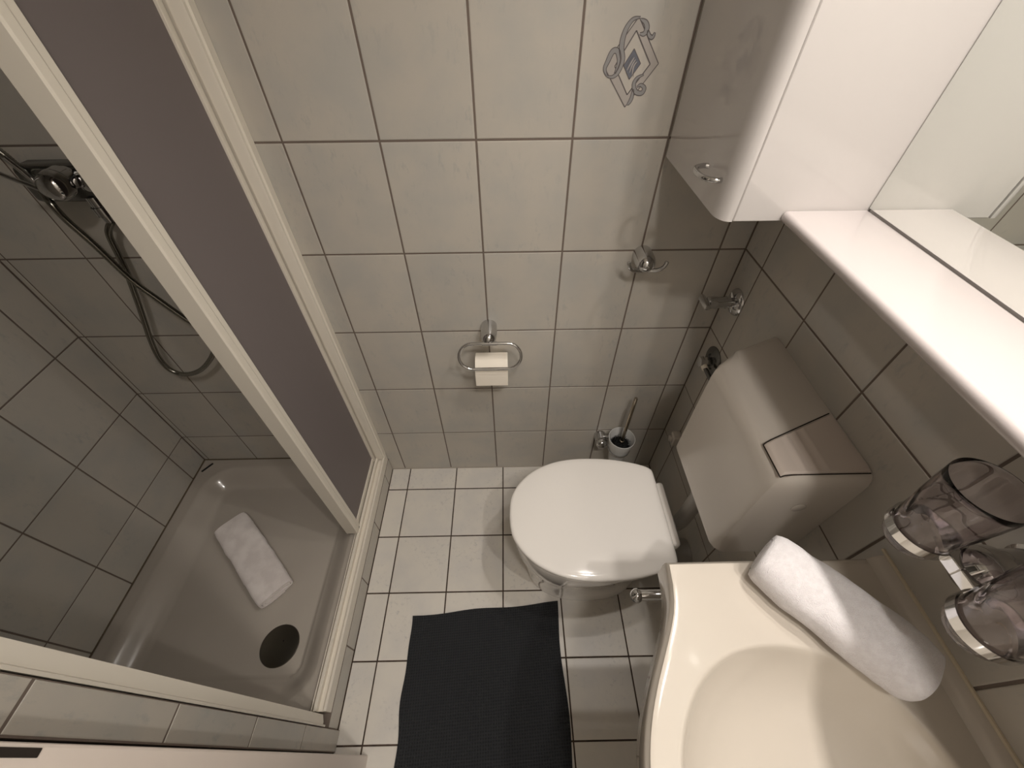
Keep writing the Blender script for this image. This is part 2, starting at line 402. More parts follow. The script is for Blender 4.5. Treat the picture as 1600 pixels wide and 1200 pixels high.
# ------------------------------------------------------------------ sliding shower door
def enclosure():
    t = thing('shower_door', (-.085, -.40, .08), 'white framed sliding shower door with grey frosted panels, pushed open', 'shower door')
    H = 1.83
    sec = [(-.057, .0795), (-.057, .1235), (-.0585, .1250), (-.0640, .1250), (-.0655, .1235), (-.0655, .113), (-.0820, .113), (-.0820, .1290), (-.0835, .1305), (-.0900, .1305), (-.0915, .129), (-.0915, .112), (-.0985, .112), (-.0985, .119), (-.1015, .119), (-.1015, .104), (-.108, .102), (-.108, .0795)]
    obj('bottom_track', loft([[(x, y, z) for x, z in sec] for y in (-.835, -.004)]), PROF, t, angle=20)
    secT = [(x, H+.10-z+.02) for x, z in sec]
    obj('top_track', loft([[(x, y, z) for x, z in secT] for y in (-.835, -.004)]), PROF, t, angle=20)
    # wall profile at the back wall
    def post(name, poly, z0, z1): return obj(name, loft([[(x, y, z) for x, y in poly] for z in (z0, z1)]), PROF, t, angle=25)
    post('wall_profile', [(-.057, -.001), (-.057, -.020), (-.0605, -.0225), (-.0605, -.030), (-.066, -.032), (-.086, -.032), (-.086, -.026), (-.100, -.026), (-.100, -.001)], .1255, H)
    post('wall_profile', [(-.053, -.8675), (-.053, -.8635), (-.060, -.8615), (-.060, -.858), (-.066, -.841), (-.112, -.836), (-.116, -.8675)], .114, H)
    def panel(xp, ya, yb, front, name):
        # pane with a stile at each end
        pn = obj(name, box((xp-.0022, yb+.012, .140), (xp+.0022, ya-.008, H-.03)), FROST, t, smooth=False)
        obj('rail', box((xp-.006, yb+.01, .133), (xp+.006, ya-.008, .152), .001), PROF, pn, smooth=False)
        obj('rail', box((xp-.006, yb+.01, H-.045), (xp+.006, ya-.008, H-.02), .001), PROF, pn, smooth=False)
        return pn
    p1 = panel(-.0995, -.034, -.3385, True, 'sliding_panel')
    x0, x1, ya, yb = -.128, -.0885, -.3085, -.342
    poly = [(x1, ya), (x1, ya-.012), (x1+.003, ya-.017), (x1+.003, yb+.003), (x1, yb), (x0+.002, yb), (x0, yb+.002), (x0, ya)]
    s = obj('stile', loft([[(x, y, z) for x, y in poly] for z in (.131, H-.02)]), PROF, p1, angle=20); s['label'] = 'wide white leading stile'
    obj('runner', box((x1-.012, ya-.026, .121), (x1+.002, ya-.006, .1315), .001), CHROME_D, s, smooth=False)
    obj('runner', box((x0+.004, yb+.002, .120), (x0+.022, yb+.012, .1315), .001), CHROME_D, s, smooth=False)
    s = obj('stile', box((-.1065, -.046, .131), (-.0915, -.032, H-.02), .001), PROF, p1, smooth=False); s['label'] = 'narrow stile at the back wall'
    obj('seal', box((-.1035, -.0495, .14), (-.0985, -.0455, H-.04)), DARK, p1, smooth=False)
    p2 = panel(-.118, -.034, -.322, False, 'sliding_panel')
enclosure()

# ------------------------------------------------------------------ shower mixer, hose
def shower():
    t = thing('shower_mixer', (-.44, 0, 1.22), 'chrome wall shower mixer with domed cap above the dark shower corner', 'shower mixer')
    obj('body', box((-.545, -.052, 1.178), (-.335, -.0005, 1.252), .012, 3), CHROME_D, t)
    c = at(80, 295, y=-.105); c = Vector((c.x, -.105, c.z))
    ax = (CAM-c).normalized(); ax = (ax+Vector((0, -.9, 0))).normalized()
    base = Vector((c.x, -.050, c.z+.004))
    ax = (c-base).normalized()
    cap = obj('handle', lathe(base, ax, [(0, .020), (.010, .021), (.012, .026), (.030, .027), (.031, .025), (.033, .025), (.034, .028), (.05, .027), (.06, .022), (.066, .012), (.068, 0)], 40), CHROME, t)
    l0 = c+Vector((-.018, .0, .005)); l1 = at(5, 245, y=-.12)
    obj('lever', tube([l0, (l0+l1)/2+Vector((0, 0, .004)), l1], .0045, 10), CHROME, cap)
    l2 = at(0, 272, y=-.11); obj('lever', tube([c+Vector((-.02, 0, -.002)), l2], .0045, 10), CHROME, cap)
    for xx in (-.40, -.375):
        obj('ring', lathe((xx, -.05, 1.222), (0, -1, 0), [(0, .017), (.012, .017), (.014, .014), (.018, .013), (.02, .008), (.021, 0)], 28), CHROME, t)
    a = at(150, 322, y=-.052)
    obj('outlet', lathe((a.x, -.045, 1.19), (0, 0, -1), [(0, .013), (.02, .013), (.021, .016), (.04, .016), (.042, .011), (.055, .0095)], 24), CHROME, t)
    hp = [(155, 345), (170, 365), (185, 398), (198, 425), (211, 460), (225, 500), (235, 530), (248, 558), (265, 577), (288, 585), (312, 579), (329, 561), (335, 543), (329, 526), (313, 511), (290, 498), (250, 470), (205, 437), (150, 385), (105, 345), (80, 318)]
    P = []
    for k, (u, v) in enumerate(hp):
        y = -.045-.045*k/len(hp); P.append(at(u, v, y=y))
    P.append(at(52, 283, y=-.055)); P.append(at(10, 245, y=-.06)); P.append(at(-60, 190, y=-.06)); P.append(at(-150, 90, y=-.06))
    P[0] = Vector((a.x+.002, -.045, 1.135))
    Q = smoothpath(P, 26)
    rad = [.0072 if (i % 2) else .0064 for i in range(len(Q))]
    h = obj('shower_hose', tube(Q, .006, 10, radii=rad), mat('hose_chrome', (150, 148, 140), .22, metal=1), None, angle=80)
    tagp(h, 'long flexible chrome shower hose hanging in a loop in the corner', 'hose')
    # rail and hand shower above the frame, where the hose leads
    e = P[-1]
    r = thing('shower_rail', (e.x-.03, 0, e.z), 'chrome riser rail with hand shower on the shower back wall', 'shower rail')
    xr = -.70
    obj('rail', tube([(xr, -.05, 1.42), (xr, -.05, 2.15)], .010, 16), CHROME, r)
    for z in (1.44, 2.13): obj('bracket', lathe((xr, 0, z), (0, -1, 0), [(0, .02), (.006, .02), (.01, .013), (.058, .013), (.062, 0)], 20), CHROME, r)
    hh = obj('hand_shower', join(lathe((e.x, e.y, e.z), (-.05, -.35, .95), [(0, .009), (.10, .011), (.16, .012), (.18, .012)], 20), lathe((e.x-.012, e.y-.075, e.z+.20), (0, -.8, -.6), [(-.018, .02), (-.01, .038), (.01, .042), (.014, .04), (.016, 0)], 28)), CHROME, r)
shower()

# ------------------------------------------------------------------ towels (real wound cloth)
def towel(name, c0, c1, w, h, turns, mt, lab, cat='towel', n=36, seed=1, endround=.10, sq=2.6, tilt=0):
    c0, c1 = Vector(c0), Vector(c1); ax = (c1-c0); L = ax.length; a = ax.normalized()
    side = a.cross(Vector((0, 0, 1))).normalized(); up = side.cross(a).normalized()
    if tilt: R_ = Matrix.Rotation(tilt, 3, a); side, up = R_@side, R_@up
    th = min(w, h)/2/(turns+.35); steps = int(turns*44)
    def pt(ang, off):     # spiral: off from 0 (outside) inward
        hw, hh = w/2-off, h/2-off
        if hh < .001: hh = .001
        c, s = math.cos(ang), math.sin(ang); e = 2/sq
        return (math.copysign(abs(c)**e, c)*hw, math.copysign(abs(s)**e, s)*hh)
    outer, inner = [], []
    for i in range(steps+1):
        ang = -PI*.55+i/44*2*PI; off = i/44*th
        outer.append(pt(ang, off)); inner.append(pt(ang, off+th*.74))
    sec = outer+inner[::-1]; rings = []
    N = 30
    for j in range(N+1):
        t = j/N; s = t*2-1
        k = 1-endround*(abs(s)**7)
        bulge = L*(t-.5)
        ring = []
        for q, (u, v) in enumerate(sec):
            rr = math.hypot(u/(w/2), v/(h/2)); inset = -endround*.10*L*(rr**4)*math.copysign(1, s)*(abs(s)**6)
            p = (c0+c1)/2+a*(bulge+inset)+side*u*k+up*v*k
            nz = noise.noise(p*22+Vector((seed, 0, 0)))*.0035+noise.noise(p*70+Vector((0, seed, 0)))*.0012
            # flatten the underside
            p = p+(side*u+up*v).normalized()*nz*min(1, rr)
            ring.append(p)
        rings.append(ring)
    bm = bmesh.new(); RV = [[bm.verts.new(p) for p in r] for r in rings]; n_ = len(sec); h_ = n_//2
    for A, B in zip(RV, RV[1:]):
        for k in range(n_): bm.faces.new((A[k], A[(k+1) % n_], B[(k+1) % n_], B[k]))
    for r in (RV[0], RV[-1]):
        for k in range(h_-1): bm.faces.new((r[k], r[k+1], r[n_-2-k], r[n_-1-k]))
    o = obj(name, bm, mt, None, angle=70)
    zmin = min(v.co.z for v in o.data.vertices)
    return tagp(o, lab, cat)
towel('towel', (.8475, -.712, .9055), (.990, -.873, .9075), .100, .084, 3, TOWEL, 'thick white terry towel rolled up on the washbasin beside the tumblers', seed=3, endround=.16)
towel('towel', (-.590, -.272, .084), (-.327, -.522, .078), .128, .056, 2.6, TOWEL2, 'thin white towel folded into a flat roll lying in the shower tray', seed=9, endround=.05, sq=3.2)

# ------------------------------------------------------------------ toilet
def toilet():
    t = thing('toilet', (.68, -.42, 0), 'white floor-standing toilet with closed glossy lid below the cistern', 'toilet')
    cy = -.4215
    half = [(.4545, 0), (.458, .045), (.470, .078), (.495, .113), (.535, .146), (.590, .171), (.650, .183), (.715, .185), (.780, .180), (.840, .168), (.880, .155), (.899, .143), (.9035, .132), (.9045, .10), (.905, .05), (.905, 0)]
    sm = smoothpath([(x, y, 0) for x, y in half], 5)
    up = [(p.x, p.y) for p in sm]
    outline = [(x, cy+y) for x, y in up]+[(x, cy-y) for x, y in up[::-1][1:-1]]
    cx = .69
    def sc_(k, z, dx=0): return [(cx+(x-cx)*k+dx, cy+(y-cy)*k, z) for x, y in outline]
    lid = loft([sc_(.955, .4155), sc_(.985, .4165), sc_(.998, .420), sc_(1, .4245), sc_(.995, .4285), sc_(.983, .4315), sc_(.96, .433), sc_(.90, .4345), sc_(.75, .4365), sc_(.5, .438), sc_(.25, .4385), sc_(.02, .4387)])
    lo = obj('lid', lid, LIDM, t, angle=60)
    seat = loft([sc_(.94, .398), sc_(.975, .400), sc_(.985, .405), sc_(.98, .412), sc_(.95, .4148)])
    obj('seat', seat, LIDM, t, angle=60)
    hg = obj('hinge', box((.902, cy-.098, .395), (.926, cy+.098, .430), .010, 3), LIDM, t)
    # bowl, lofted down to the foot
    def ell(x0, x1, hy, z, n=56, e=2.3):
        cx2, hx = (x0+x1)/2, (x1-x0)/2; r = []
        for k in range(n):
            a = 2*PI*k/n; c, s = math.cos(a), math.sin(a)
            r.append((cx2+math.copysign(abs(c)**(2/e), c)*hx, cy+math.copysign(abs(s)**(2/e), s)*hy, z))
        return r
    bowl = loft([ell(.520, .905, .118, 0), ell(.515, .905, .120, .02), ell(.510, .905, .116, .05), ell(.500, .895, .118, .12), ell(.488, .885, .138, .20), ell(.474, .885, .160, .28), ell(.466, .890, .171, .34), ell(.463, .895, .175, .38), ell(.465, .895, .175, .394), ell(.480, .88, .16, .397)])
    obj('bowl', bowl, CER, t, angle=60)
    obj('inlet_neck', loft([ell(.85, .945, .06, .24), ell(.85, .955, .065, .30), ell(.85, .955, .065, .36), ell(.86, .945, .055, .375)]), CER, t, angle=60)
    p = obj('drain_connector', tube([(.88, cy+.0, .10), (1.0, cy+.0, .10), (W-.001, cy, .10)], .052, 20), PIPE, t); p['label'] = 'grey outlet pipe running into the wall'
    # flush pipe
    PP = (smoothpath([(.975, -.42, .616), (.975, -.42, .50), (.972, -.42, .38), (.955, -.42, .335), (.93, -.42, .325), (.90, -.42, .325)], 6))
    obj('flush_pipe', tube(PP, .022, 20), PIPE, t)
toilet()

def cistern():
    t = thing('cistern', (.98, -.43, .62), 'cream plastic wall cistern with a ribbed corner flush button', 'cistern')
    def ring(z, g=0, fx=.905):
        r = []
        pts = [(W-.0005, -.238-g), (.960, -.284-g), (fx+.012+g, -.316-g*1.0), (fx+g, -.330-g*.8), (fx+g, -.588+g), (fx+.006+g, -.602+g), (fx+.022, -.611+g), (W-.0005, -.613+g)]
        out = []
        for k, (x, y) in enumerate(pts): out.append((x, y, z))
        return out
    body = loft([ring(.618, .012), ring(.622, .004), ring(.632, 0, .907), ring(.80, 0, .905), ring(.90, 0, .905), ring(.920, .001, .906), ring(.932, .004, .909), ring(.9395, .009, .914), ring(.943, .016, .922), ring(.9445, .026, .932), ring(.945, .04, .955)])
    bmesh.ops.recalc_face_normals(body, faces=body.faces)
    obj('tank', body, CIST, t, angle=35)
    # seam between tank and cover is inside the front; flush button at the near corner, ribbed
    g = .0
    sec = [(.9125, .9395), (.9150, .9435), (.920, .9465), (.928, .9480), (.940, .9480), (.948, .9470), (.951, .9480), (.956, .9480), (.959, .9468), (.968, .9467), (.971, .9478), (.976, .9478), (.979, .9467), (.988, .9467), (.991, .9477), (.996, .9477), (.999, .9467), (1.03, .9468), (1.061, .9468)]
    def btn(y, gx=0): return [(x, y, z) for x, z in sec]+[(1.061, y, .938), (.925, y, .936)]
    bm = bmesh.new(); A = []
    ys = (-.601, -.598, -.50)
    rings = []
    for s_, yy in ((0, -.6005), (1, -.597)):
        rings.append([(x, yy, z-(.0025 if s_ == 0 else 0)) for x, y0_, z in btn(0)])
    def far(x): return -.541+(x-.905)*.42
    rings.append([(x, far(x)-.003, z) for x, y0_, z in btn(0)])
    rings.append([(x, far(x), z-.0025) for x, y0_, z in btn(0)])
    obj('flush_button', loft(rings), mat('button_plastic', (216, 205, 196), .22), t, angle=30)
    # dark joint round the button
    j = [Vector((.9120, -.602, .938)), Vector((.917, -.602, .9425)), Vector((.927, -.602, .9445)), Vector((.945, -.602, .9452)), Vector((1.060, -.602, .9455))]
    k = [Vector((p.x, far(p.x)+.0015, p.z)) for p in j]
    obj('button_joint', join(tube(j, .0011, 6), tube(k, .0011, 6), tube([j[0], k[0]], .0011, 6)), DARK, t)
    f = obj('wall_clip', join(box((1.036, -.128, .325), (W-.0005, -.090, .372), .006, 2), lathe((1.036, -.109, .348), (-1, 0, 0), [(0, .012), (.006, .012), (.009, .009), (.0095, 0)], 16)), CIST, None)
    tagp(f, 'small cream plastic clip on the wall low beside the cistern', 'clip')
    obj('badge', lathe((.985, -.6125, .845), (0, -1, 0), [(0, .013), (.0008, .013), (.0014, .0115), (.0016, 0)], 28), CIST, t)
cistern()

# ------------------------------------------------------------------ washbasin
def washbasin():
    t = thing('washbasin', (.86, -1.0, .76), 'cream ceramic washbasin with a curved front edge under the mirror shelf', 'washbasin')
    fr = [(.7161, -.7108), (.7145, -.735), (.7065, -.7735), (.6920, -.806), (.6745, -.838), (.6567, -.8701), (.6410, -.903), (.6300, -.935), (.6225, -.97), (.618, -1.005), (.617, -1.03)]
    cyy = -1.03
    fr = [(p.x, p.y) for p in smoothpath([(x, y, 0) for x, y in fr], 4)]
    front = fr+[(x, 2*cyy-y) for x, y in fr[::-1][1:]]
    NS = len(front)
    YA = -.697; YB = 2*cyy-YA; XB = W-.0008
    # outline as rows: for every front point a strip running to the wall
    bc, ba, bb = (.832, cyy), .177, .203
    NA = 144
    poly = [(x, y) for x, y in front]
    YA = poly[0][1]; YB = poly[-1][1]
    poly = poly+[(W-.03, YB), (XB, YB), (XB, YA), (W-.03, YA)]
    def hit(a):       # distance from the basin centre to the outline
        dx, dy = math.cos(a), math.sin(a); best = 9
        for (x1, y1), (x2, y2) in zip(poly, poly[1:]+poly[:1]):
            ex, ey = x2-x1, y2-y1; den = dx*ey-dy*ex
            if abs(den) < 1e-12: continue
            tt = ((x1-bc[0])*ey-(y1-bc[1])*ex)/den; uu = ((x1-bc[0])*dy-(y1-bc[1])*dx)/den
            if tt > 0 and -1e-6 <= uu <= 1+1e-6: best = min(best, tt)
        return best
    corner = [math.atan2(y-bc[1], x-bc[0]) for x, y in ((front[0][0], YA), (front[-1][0], YB), (XB, YA), (XB, YB))]
    ang = [2*PI*k/NA-PI for k in range(NA)]
    for c_ in corner:
        k = min(range(NA), key=lambda q: abs(ang[q]-c_)); ang[k] = c_
    hits = [hit(a) for a in ang]
    def ell(a):
        ee = 2.2; return (abs(math.cos(a)/ba)**ee+abs(math.sin(a)/bb)**ee)**(-1/ee)
    rings = []
    for f, z in ((0, .7425), (.12, .7425), (.30, .744), (.48, .750), (.62, .760), (.74, .775), (.83, .794), (.90, .815), (.945, .833), (.975, .8475), (.992, .8555), (1.005, .8592), (1.02, .8602), (1.035, .8600)):
        rings.append([(bc[0]+math.cos(a)*ell(a)*max(f, .0005), bc[1]+math.sin(a)*ell(a)*max(f, .0005), z) for a in ang])
    for q in (.25, .5, .75, .94, .985, 1.0):
        r = []
        for a, h_ in zip(ang, hits):
            e0 = ell(a)*1.035; d = e0+(h_-e0)*q; x = bc[0]+math.cos(a)*d
            r.append((x, bc[1]+math.sin(a)*d, .860-(.0006 if q == .985 else .0035 if q == 1.0 else 0)))
        rings.append(r)
    outer = rings[-1]
    cxm, cym = .86, cyy
    for d, z in ((.0035, .8525), (.005, .846), (.0055, .835), (.004, .80), (-.004, .787), (-.03, .775), (-.10, .735), (-.16, .715)):
        r = []
        for x, y, z0 in outer:
            v = Vector((x-cxm, y-cym, 0)).normalized()
            r.append((x if x > XB-.002 else min(XB, x+v.x*d), y+v.y*d, z))
        rings.append(r)
    obj('bowl', loft(rings), CREAM, t, angle=50)
    up = loft([[(x, y, z) for x, z in ((W-.026, .8592), (W-.022, .866), (W-.016, .8725), (XB, .874), (XB, .8590))] for y in (YA+.001, YA+.0005, YB)])
    obj('upstand', up, CREAM, t, angle=50)
    obj('sealant', tube([(W-.002, -.70, .8745), (W-.002, -1.36, .8745)], .003, 6), mat('yellowed_sealant', (212, 200, 176), .5), t)
    d = obj('drain', lathe((bc[0]+.02, bc[1], .742), (0, 0, 1), [(0, .028), (.003, .028), (.005, .024), (.004, .018), (.002, 0)], 28), CHROME, t)
    tp = obj('tap', join(lathe((.99, cyy, .855), (0, 0, 1), [(0, .026), (.004, .026), (.006, .022), (.09, .021), (.105, .019), (.112, 0)], 24), tube([(.985, cyy, .90), (.93, cyy, .935), (.885, cyy, .925)], .011, 14), tube([(.995, cyy, .96), (.96, cyy, .985), (.92, cyy, 1.0)], .006, 10)), CHROME, t)
    obj('trap', join(tube(smoothpath([(.86, cyy, .74), (.86, cyy, .56), (.88, cyy, .52), (.93, cyy, .52), (.95, cyy, .56), (.97, cyy, .60), (W-.001, cyy, .60)], 5), .016, 14)), CHROME, t)
washbasin()

def towel_rail():
    t = thing('towel_rail', (.86, -.72, .69), 'chrome towel bar with a ball end poking out from under the washbasin', 'towel rail')
    y, z = -.7155, .700
    obj('bar', lathe((.703, y, z), (1, 0, 0), [(0, .0085), (.002, .0095), (.06, .0095), (W-.703-.012, .0095)], 24), CHROME, t)
    obj('end_ball', lathe((.685, y, z), (1, 0, 0), [(0, 0), (.001, .004), (.004, .009), (.009, .0125), (.014, .013), (.018, .011), (.021, .0088), (.0215, 0)], 28), CHROME, t)
    obj('wall_mount', lathe((W-.001, y, z), (-1, 0, 0), [(0, .024), (.004, .024), (.008, .014), (.02, .012), (.021, 0)], 24), CHROME, t)
towel_rail()

# ------------------------------------------------------------------ cabinet, shelf, mirror, lamp
XM = 1.030; YP = -.315; ZB = 1.243; ZT = 2.05
def cabinets():
    t = thing('wall_cabinet', (.93, -.16, ZB), 'tall white lacquered wall cabinet in the corner above the toilet', 'cabinet')
    obj('carcass', box((.8235, YP, ZB), (W-.001, -.004, ZT), .0015, 1), CABW, t, smooth=False)
    sec = []
    # door with a heavily rounded near edge
    y0, y1, xa, xb = -.007, YP-.001, .7985, .8215
    prof = [(xb, y0), (xa+.006, y0), (xa+.002, y0-.003), (xa, y0-.010)]
    for k in range(9):
        a = k/8*PI/2; prof.append((xa+.020*(1-math.cos(a)), y1+.030*(1-math.sin(a))))
    prof.append((xb, y1))
    d = obj('door', loft([[(x, y, z) for x, y in prof] for z in (ZB+.0005, ZB+.0025, ZT-.001)]), CABW, t, angle=30)
    e1 = at(1110, 257, x=.80); e2 = at(1127, 284, x=.80); zz = (e1.z+e2.z)/2
    ya, yb = e1.y+.004, e2.y-.002
    pts = [(.7995, ya, zz), (.790, ya+.001, zz), (.777, ya-.007, zz), (.7715, (ya+yb)/2+.012, zz), (.7705, (ya+yb)/2, zz), (.7715, (ya+yb)/2-.012, zz), (.777, yb+.007, zz), (.790, yb-.001, zz), (.7995, yb, zz)]
    h = obj('handle', tube(smoothpath(pts, 5), .0042, 12), CHROME, d); h['label'] = 'small chrome bow handle'
    s = obj('mirror_shelf', box((.8955, -1.42, ZB+.0015), (XM-.0005, YP-.0005, 1.2620), .007, 4), SHELFM, None)
    tagp(s, 'long white glossy shelf under the mirror beside the wall cabinet', 'shelf')
    mr = thing('mirror', (XM, -.86, 1.27), 'large wall mirror above the white shelf', 'mirror')
    obj('backing', box((XM+.004, -1.42, ZB+.002), (W-.001, YP-.0005, ZT), .001, 1), CABW, mr, smooth=False)
    obj('glass', box((XM, -1.419, 1.2632), (XM+.004, YP-.002, ZT-.002)), MIRR, mr, smooth=False)
    l = thing('mirror_light', (.96, -.86, 2.12), 'white light canopy with round spots above the mirror', 'lamp')
    obj('canopy', box((.82, -1.42, 2.128), (W-.001, YP, 2.165), .006, 2), CABW, l)
    for x, y, z in SPOTS:
        obj('spot_ring', lathe((x, y, 2.105), (0, 0, 1), [(0, .034), (.004, .036), (.024, .036), (.024, .028), (.006, .028), (0, .034)], 32, cap=False), CHROME, l)
    c = thing('ceiling_lamp', (.64, -1.34, ZC), 'wide round white ceiling lamp near the door', 'lamp')
    obj('housing', lathe((.64, -1.34, ZC), (0, 0, -1), [(0, .11), (.028, .11), (.034, .106), (.034, .08), (.030, .078)], 48, cap=False), CABW, c)
cabinets()

# ------------------------------------------------------------------ tumblers
def tumblers():
    h = thing('tumbler_holder', (W, -.79, 1.05), 'chrome double ring holder on the right wall beside the washbasin', 'holder')
    bx, by, bz = .992, -.792, 1.050
    obj('stem', lathe((W-.001, by, bz), (-1, 0, 0), [(0, .030), (.006, .030), (.009, .025), (.040, .025), (.043, .0225), (.047, .0225), (.050, .030), (.060, .031), (.070, .029), (.081, .0225), (.089, .012), (.0915, 0)], 36), CHROME, h)
    G = [(.966, -.742), (.966, -.846)]
    R0 = .0325
    for gx, gy in G:
        s = 1 if gy > by else -1
        obj('ring', lathe((gx, gy, 1.046), (0, 0, 1), [(0, R0), (.014, R0), (.014, R0+.0022), (0, R0+.0022), (0, R0)], 40, cap=False), CHROME, h)
        obj('arm', box((gx+.004, min(by, gy+s*-.028), 1.044), (gx+.030, max(by, gy-s*.028), 1.061), .001, 1), CHROME, h, smooth=False)
    labs = ['clear ribbed plastic tumbler in the far ring, nearer the cistern', 'clear ribbed plastic tumbler in the near ring, at the right edge of the photo']
    for k, (gx, gy) in enumerate(G):
        n = 64; rings = []
        def rg(r, z, wav=0, ph=0):
            return [(gx+(r+wav*math.sin(7*a+ph))*math.cos(a), gy+(r+wav*math.sin(7*a+ph))*math.sin(a), z) for a in [2*PI*i/n for i in range(n)]]
        outer = [(.0255, 1.028), (.0275, 1.0285), (.029, 1.031), (.0298, 1.037), (.0305, 1.045), (.0312, 1.060)]
        for r, z in outer: rings.append(rg(r, z))
        for i in range(12):
            z = 1.064+i*.0045; rings.append(rg(.0318+i*.00036, z, .00075*math.sin(PI*(i+.5)/12), i*.55))
        for r, z in ((.0368, 1.125), (.0378, 1.145), (.0383, 1.155), (.0379, 1.1562), (.0372, 1.155), (.0366, 1.145), (.0352, 1.12), (.0325, 1.09), (.0305, 1.065), (.0292, 1.048), (.0283, 1.040), (.026, 1.036), (.01, 1.0355)): rings.append(rg(r, z))
        tt = obj('tumbler', loft(rings), GLASS, None, angle=60)
        tagp(tt, labs[k], 'tumbler', 'tumblers in the wall holder')
tumblers()

# ------------------------------------------------------------------ back wall fittings
def paper():
    t = thing('paper_holder', (.405, 0, .77), 'chrome toilet paper holder with an oval ring on the back wall', 'paper holder')
    c = at(764, 520, y=-.03)
    px = .4035; z0 = .785
    obj('mount', lathe((px, -.0003, z0), (0, -1, 0), [(0, .0235), (.045, .0235), (.060, .0205), (.070, .014), (.0745, .006), (.0755, 0)], 36), CHROME, t)
    top = at(765, 538, y=-.075); bot = at(765, 574, y=-.095)
    hh = 0.0; cx = .406
    pts = []; hw = .0505; rr = .5
    a = Vector((cx, -.072, top.z)); b = Vector((cx, -.102, bot.z)); mid = (a+b)/2; v = (a-b)/2; r = v.length
    for k in range(13):
        an = PI/2-PI*k/12; pts.append(mid+Vector((hw-r*.0+math.cos(an)*r, 0, 0))+v*math.sin(an))
    for k in range(13):
        an = -PI/2-PI*k/12; pts.append(mid+Vector((-hw+math.cos(an)*r, 0, 0))+v*math.sin(an))
    obj('ring', tube(pts, .0048, 12, closed=True), CHROME, t)
    obj('saddle', tube([a+Vector((-.022, 0, 0)), a+Vector((.022, 0, 0))], .0062, 14), CHROME, t)
    zc = .660; yc = -.0475; xc = .4075; R_ = .0455
    roll = thing('toilet_paper_roll', (xc, yc, zc), 'thin roll of white toilet paper behind the oval chrome ring', 'paper roll')
    obj('paper', lathe((xc-.049, yc, zc), (1, 0, 0), [(0, .020), (0, R_-.001), (.001, R_), (.097, R_), (.098, R_-.001), (.098, .020), (0, .020)], 48, cap=False), PAPER, roll, angle=30)
    obj('core', lathe((xc-.0485, yc, zc), (1, 0, 0), [(0, .0195), (.097, .0195), (.097, .0185), (0, .0185), (0, .0195)], 32, cap=False), CARD, roll)
    sheet = [(yc-R_*math.cos(a)-.0008, zc+R_*math.sin(a)) for a in [PI*.5*k/8 for k in range(8, -1, -1)]]+[(yc-R_-.0015, zc-.012), (yc-R_-.001, zc-.034)]
    obj('loose_sheet', loft([[(x, y, z) for y, z in sheet]+[(x, y+.0009, z-.0002) for y, z in sheet[::-1]] for x in (xc-.0488, xc+.0488)]), PAPER, roll, angle=40)
paper()

def hook():
    t = thing('robe_hook', (.806, 0, 1.005), 'chrome double robe hook with round boss on the back wall', 'hook')
    x, z = .8045, 1.010
    obj('boss', lathe((x, -.0003, z), (0, -1, 0), [(0, .0245), (.038, .0245), (.050, .022), (.060, .015), (.065, .007), (.066, 0)], 36), CHROME, t)
    pts = [(x-.047, -.055, z+.010), (x-.043, -.056, z-.003), (x-.032, -.052, z-.014), (x-.015, -.046, z-.019), (x, -.044, z-.0205), (x+.015, -.046, z-.019), (x+.032, -.052, z-.014), (x+.043, -.056, z-.003), (x+.047, -.055, z+.010)]
    Q = smoothpath(pts, 5)
    obj('prongs', tube(Q, .005, 12), CHROME, t)
hook()

def stop_valve():
    t = thing('stop_valve', (W, -.0595, .90), 'chrome angle valve on the right wall below the cabinet', 'valve')
    y, z = -.060, .900
    obj('rosette', lathe((W-.0003, y, z), (-1, 0, 0), [(0, .0365), (.002, .036), (.007, .030), (.010, .020), (.011, .0)], 40), CHROME, t)
    obj('valve_body', lathe((W-.008, y, z), (-1, 0, 0), [(0, .015), (.045, .015), (.047, .0165), (.066, .0165), (.070, .012), (.072, 0)], 28), CHROME, t)
    for k in range(5):
        a = 2*PI*k/5; c = Vector((W-.022, y+math.cos(a)*.018, z+math.sin(a)*.018))
        obj('fin', lathe((W-.014, y+math.cos(a)*.010, z+math.sin(a)*.010), (-.2, math.cos(a), math.sin(a)), [(0, .006), (.010, .004), (.018, .0012)], 10), CHROME, t)
    obj('tee_handle', box((W-.092, y-.0275, z-.006), (W-.078, y+.0275, z+.010), .004, 2), CHROME, t)
    t = thing('water_connection', (W, -.0765, .705), 'chrome rosette and pipe half hidden behind the cistern', 'valve')
    y, z = -.084, .705
    obj('rosette', lathe((W-.0003, y, z), (-1, 0, 0), [(0, .0455), (.002, .045), (.006, .038), (.008, .024), (.004, .022), (.004, 0)], 40), CHROME_D, t)
    obj('pipe', lathe((W-.003, y, z), (-1, 0, 0), [(0, .013), (.024, .013), (.025, .016), (.038, .016), (.039, .012), (.04, 0)], 6), CHROME, t, angle=20)
    obj('supply_hose', tube(smoothpath([(W-.03, -.10, .70), (W-.03, -.16, .70), (W-.03, -.225, .70)], 6), .006, 10), CHROME_D, t)
    obj('nut', lathe((W-.030, y-.004, z-.004), (0, -1, -.15), [(0, .009), (.022, .009)], 20), PAPER, t)
stop_valve()

